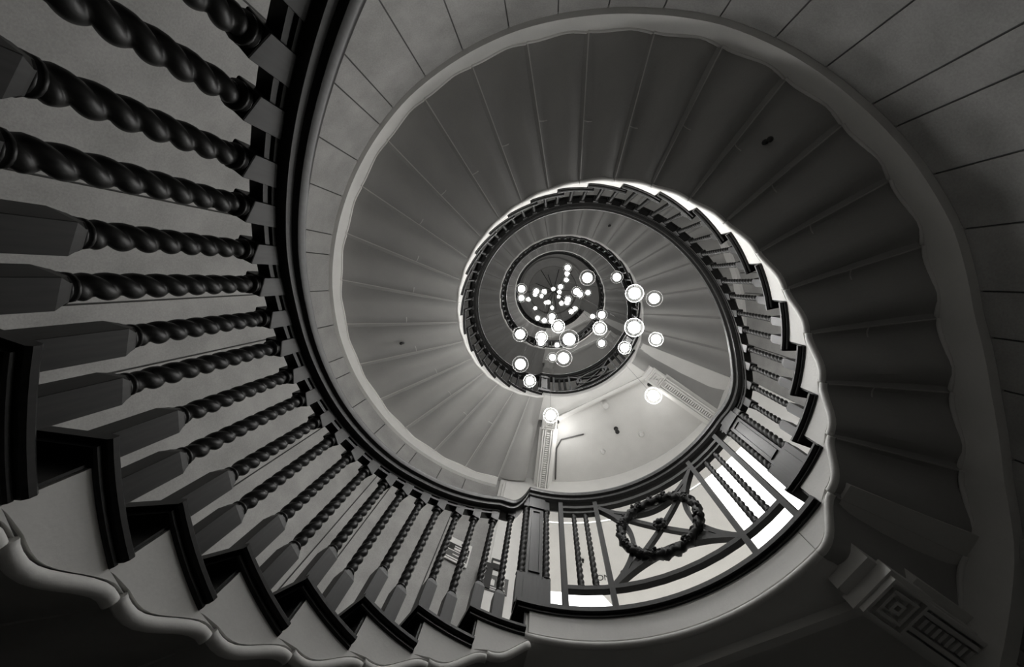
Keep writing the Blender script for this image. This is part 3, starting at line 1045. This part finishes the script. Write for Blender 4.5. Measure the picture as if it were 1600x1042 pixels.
cr_ = empty('chandelier_frame', Vector((0.02, 0, (13.62 + ZF) * SC)), 'dark spoked frame on the round ceiling from which the globes hang', 'chandelier frame')
hb = MB(); hb.tube([(0.02, 0, (13.5 + ZF) * SC), (0.02, 0, (14.45 + ZF) * SC)], 0.05, 12); hb.build('hub', M['black'], cr_)
for i in range(14):
    th = 2 * PI * i / 14 + 0.13 * math.sin(i * 2.3); L = (0.55 + 0.32 * ((i * 7) % 5) / 4) * SC
    sp = MB(); zc = (13.58 + ZF) * SC
    sp.tube([(0.02, 0, zc), (0.02 + L * math.cos(th), L * math.sin(th), zc)], 0.012, 6); sp.build('spoke', M['black'], cr_)
rose = MB(); lathe(rose, [(0.0, (14.38 + ZF) * SC), (0.2 * SC, (14.38 + ZF) * SC), (0.24 * SC, (14.42 + ZF) * SC), (0.24 * SC, (14.48 + ZF) * SC)], 24)
tag(rose.build('ceiling_rose', M['white']), 'round pale rose at the centre of the top ceiling', 'ceiling rose')

# ------------------------------------------------------------------ fittings on the second landing's ceiling
ZC = zu(0, 26) - 0.06
def fitting(a, r, dia, h, name, label, mat, flare=1.0):
    p = PT(a, r, ZC)
    mb = MB(); rr = dia / 2
    lathe(mb, [(rr * 1.35, p.z + 0.002), (rr * 1.35, p.z - 0.012), (rr, p.z - 0.016), (rr, p.z - h * 0.6), (rr * flare, p.z - h), (rr * flare * 0.7, p.z - h), (0, p.z - h * 0.9)], 16)
    o = mb.build(name, mat)
    o.location = (p.x, p.y, 0)
    return tag(o, label, 'ceiling fitting')
fitting(64.6, 1.25, 0.09, 0.16, 'downlight', 'short round downlight nearest the straight beam of the bright ceiling', M['ceiling'])
fitting(64.8, 1.60, 0.05, 0.14, 'spotlight', 'small black spotlight in the middle of the bright ceiling', M['black'], 1.3)
fitting(56.7, 1.80, 0.07, 0.05, 'sprinkler_head', 'round sprinkler head at the right of the bright ceiling', M['ceiling'])
fitting(73.2, 1.82, 0.06, 0.05, 'sprinkler_head', 'round sprinkler head nearest the curved wall of the bright ceiling', M['ceiling'])
p0, p1, p2, p3 = PT(91.5, 2.13, ZC - 0.02), PT(91.5, 1.72, ZC - 0.02), PT(89.5, 1.60, ZC - 0.02), PT(79.3, 1.55, ZC - 0.02)
cd = MB(); cd.tube([p0, p0 + (p1 - p0) * .5, p1, p1 + (p2 - p1) * .6 , p2, p2 + (p3 - p2) * .5, p3], 0.012, 8)
tag(cd.build('conduit_pipe', M['grey']), 'thin bent conduit pipe running along the left of the bright ceiling', 'pipe')
wl = empty('wall_lamp', PT(92.0, 1.36, ZC - 0.12), 'small bracket lamp beside the left moulded beam of the bright ceiling', 'lamp')
mb = MB(); mb.tube([PT(93.4, 1.36, ZC - 0.14), PT(92.3, 1.36, ZC - 0.14), PT(91.8, 1.36, ZC - 0.10)], 0.012, 8); mb.build('arm', M['black'], wl)
mb = MB(); c = PT(91.8, 1.36, ZC - 0.10); lathe(mb, [(0.012, c.z - 0.02), (0.035, c.z + 0.04), (0.033, c.z + 0.04), (0.012, c.z - 0.012)], 14)
sh_ = mb.build('lamp_shade', M['black'], wl); sh_.location = (c.x, c.y, 0)
ld = bpy.data.lights.new('lamp_light', 'POINT'); ld.energy = LOBBY_POWER; ld.shadow_soft_size = 0.03; ld.color = (1, 0.99, 0.97)
lo_ = bpy.data.objects.new('lamp_light', ld); COL.objects.link(lo_); lo_.location = PT(88.5, 1.46, ZC - 0.26)
wl2 = empty('wall_lamp', PT(39.5, 1.36, ZC - 0.12), 'small bracket lamp beside the right moulded beam of the bright ceiling', 'lamp')
mb = MB(); mb.tube([PT(37.6, 1.36, ZC - 0.14), PT(38.9, 1.36, ZC - 0.14), PT(39.5, 1.36, ZC - 0.10)], 0.012, 8); mb.build('arm', M['black'], wl2)
mb = MB(); c = PT(39.5, 1.36, ZC - 0.10); lathe(mb, [(0.012, c.z - 0.02), (0.035, c.z + 0.04), (0.033, c.z + 0.04), (0.012, c.z - 0.012)], 14)
sh_ = mb.build('lamp_shade', M['black'], wl2); sh_.location = (c.x, c.y, 0)
ld2 = ld.copy(); ld2.energy = LOBBY_POWER * 0.3
lo2 = bpy.data.objects.new('lamp_light', ld2); COL.objects.link(lo2); lo2.location = PT(42.0, 1.55, ZC - 0.22)

# fittings on the hung panel behind the wreath
def raft_fit(a, r, dia, name, label, mat):
    p = PT(a, r, OPZ - 0.04)
    mb = MB(); lathe(mb, [(dia * .5, p.z + .001), (dia * .5, p.z - .01), (dia * .3, p.z - .02), (dia * .3, p.z - .05), (0, p.z - .05)], 14)
    o = mb.build(name, mat); o.location = (p.x, p.y, 0); return tag(o, label, 'ceiling fitting')
raft_fit(85.0, 2.72, 0.045, 'sensor_button', 'small black sensor seen between the slim twisted bars left of the wreath', M['black'])
raft_fit(66.0, 2.80, 0.07, 'sprinkler_head', 'round sprinkler head seen through the lower part of the wreath', M['grey'])

def text_mesh(body, size, name, mat, mw, label, cat='lettering'):
    cu = bpy.data.curves.new(name, 'FONT'); cu.body = body; cu.size = size; cu.extrude = 0.001
    cu.align_x = 'CENTER'; cu.align_y = 'CENTER'
    tmp = bpy.data.objects.new('tmp_text', cu); COL.objects.link(tmp)
    bpy.context.view_layer.update()
    me = bpy.data.meshes.new_from_object(tmp.evaluated_get(bpy.context.evaluated_depsgraph_get()))
    bpy.data.objects.remove(tmp)
    me.materials.clear(); me.materials.append(mat)
    o = bpy.data.objects.new(name, me); COL.objects.link(o); o.matrix_world = mw
    if label: tag(o, label, cat)
    return o
for body, a, r, sz, lab in (('ON', 80.8, 2.95, 0.12, 'dark letters ON low on the pale panel behind the railing'), ('C', 76.5, 2.92, 0.12, 'dark letter C on the pale panel beside the wreath railing bar')):
    p = PT(a, r, OPZ - 0.0425)
    text_mesh(body, sz, 'lettering', M['black'], Matrix.Translation(p) @ Matrix.Rotation(math.radians(-8), 4, 'Z') @ Matrix.Rotation(PI, 4, 'X'), lab)

# ------------------------------------------------------------------ signs on the wall left of the first landing
def wall_frame(a, r, z, roll=0):
    t = math.radians(a); n = Vector((math.cos(t), math.sin(t), 0)); right = Vector((math.sin(t), -math.cos(t), 0)); up = Vector((0, 0, 1))
    m = Matrix(((right.x, up.x, -n.x, 0), (right.y, up.y, -n.y, 0), (right.z, up.z, -n.z, 0), (0, 0, 0, 1)))
    return Matrix.Translation(PT(a, r, z)) @ m
def plate(mw, w, h, d, name, mat, parent=None, x=0, y=0, zoff=0):
    mb = MB(); mb.hexa([(x - w / 2, y - h / 2, zoff), (x + w / 2, y - h / 2, zoff), (x + w / 2, y + h / 2, zoff), (x - w / 2, y + h / 2, zoff),
                        (x - w / 2, y - h / 2, zoff + d), (x + w / 2, y - h / 2, zoff + d), (x + w / 2, y + h / 2, zoff + d), (x - w / 2, y + h / 2, zoff + d)])
    me = mb.mesh(name); me.materials.append(mat)
    o = bpy.data.objects.new(name, me); COL.objects.link(o)
    if parent is not None: o.parent = parent
    else: o.matrix_world = mw
    return o
def disc(r, x, y, zoff, d, name, mat, parent):
    mb = MB(); lathe(mb, [(0, zoff + d), (r, zoff + d), (r, zoff)], 18)
    me = mb.mesh(name); me.materials.append(mat)
    o = bpy.data.objects.new(name, me); COL.objects.link(o); o.parent = parent; o.location = (x, y, 0); return o
# framed notice
mw = wall_frame(115.7, 2.17, 3.25) @ Matrix.Scale(0.74, 4)
nt_ = plate(mw, 0.40, 0.46, 0.012, 'wall_notice', M['white'])
tag(nt_, 'white notice with dark picture panels on the wall behind the last balusters', 'notice')
plate(None, 0.34, 0.13, 0.002, 'dark_picture', M['black'], nt_, 0.01, 0.045, 0.012)
plate(None, 0.20, 0.022, 0.002, 'text_strip', M['white'], nt_, 0.05, 0.065, 0.0142)
plate(None, 0.20, 0.040, 0.002, 'text_strip', M['white'], nt_, 0.05, 0.015, 0.0142)
plate(None, 0.36, 0.12, 0.002, 'grey_picture', M['grey'], nt_, 0.0, -0.10, 0.012)
plate(None, 0.20, 0.018, 0.002, 'text_strip', M['white'], nt_, 0.05, -0.105, 0.0142)
plate(None, 0.34, 0.012, 0.002, 'text_strip', M['black'], nt_, 0.0, -0.195, 0.012)
disc(0.035, 0.07, 0.16, 0.012, 0.002, 'round_emblem', M['black'], nt_)
# intercom box
mw = wall_frame(108.4, 2.135, 3.05) @ Matrix.Scale(0.85, 4)
ib = plate(mw, 0.17, 0.40, 0.05, 'intercom_box', M['black']); tag(ib, 'black intercom box with round buttons beside the landing', 'intercom')
disc(0.018, 0.0, 0.1, 0.05, 0.008, 'button', M['cable'], ib); disc(0.018, -0.02, -0.1, 0.05, 0.008, 'button', M['cable'], ib)
mw = wall_frame(106.0, 2.12, 3.20) @ Matrix.Scale(0.85, 4)
nb = plate(mw, 0.16, 0.17, 0.03, 'name_plate', M['black']); tag(nb, 'small black plate with a pale strip above the pointing hand sign', 'sign')
plate(None, 0.12, 0.035, 0.002, 'pale_strip', M['white'], nb, 0.0, 0.02, 0.03)
mw = wall_frame(105.5, 2.12, 2.99) @ Matrix.Scale(0.85, 4)
hs = plate(mw, 0.28, 0.25, 0.012, 'hand_sign', M['grey']); tag(hs, 'grey sign with a white pointing hand beside the intercom', 'sign')
hm = MB()
for (x, y, w, h) in ((-0.06, 0.0, 0.075, 0.075), (-0.08, 0.06, 0.02, 0.07), (-0.055, 0.045, 0.018, 0.03), (-0.035, 0.04, 0.016, 0.025), (-0.105, 0.005, 0.03, 0.03)):
    hm.hexa([(x - w / 2, y - h / 2, .012), (x + w / 2, y - h / 2, .012), (x + w / 2, y + h / 2, .012), (x - w / 2, y + h / 2, .012), (x - w / 2, y - h / 2, .0145), (x + w / 2, y - h / 2, .0145), (x + w / 2, y + h / 2, .0145), (x - w / 2, y + h / 2, .0145)])
me = hm.mesh('hand_symbol'); me.materials.append(M['white']); o = bpy.data.objects.new('hand_symbol', me); COL.objects.link(o); o.parent = hs
for i in range(4): plate(None, 0.05, 0.008, 0.002, 'text_line', M['white'], hs, 0.075, 0.07 - i * 0.026, 0.012)
for i in range(2): plate(None, 0.22, 0.012, 0.002, 'text_line', M['white'], hs, 0.0, -0.07 - i * 0.03, 0.012)
# pilaster at the corner of the landing wall
pl = MB()
for a0, a1, r0 in ((103.8, 108.6, 2.135), (104.6, 107.8, 2.12)):
    pl.arcbox(a0, a1, r0, 2.18, Z1 - 0.02, zu(0, 26) - 0.4, 3, False)
tag(pl.build('trim_1', M['stone'], None, auto=30), 'flat pale pilaster on the wall beside the first landing', None, None, 'structure')

# ------------------------------------------------------------------ small hooks on the ribbed undersides
def hook(T, k, t, f, label):
    a = ang(T, k - 0.45 + t); r = RB * gw(a) + (rw(a) - RB * gw(a)) * f; p = PT(a, r, step_bottom(T, k, t, f))
    mb = MB(); mb.tube([(p.x, p.y, p.z + .005), (p.x, p.y, p.z - .05)], [0.008, 0.012], 8); mb.ball((p.x, p.y, p.z - 0.06), 0.02, 10, 6); mb.ball((p.x, p.y, p.z), 0.022, 10, 6)
    tag(mb.build('ceiling_hook', M['black']), label, 'hook')
hook(0, 8, 0.60, 0.56, 'small black hook on the ribbed underside at upper right')
hook(0, 20, 0.62, 0.52, 'small black hook on the ribbed underside at left')
hook(1, 9, 0.5, 0.3, 'tiny black hook on the underside of the third flight')
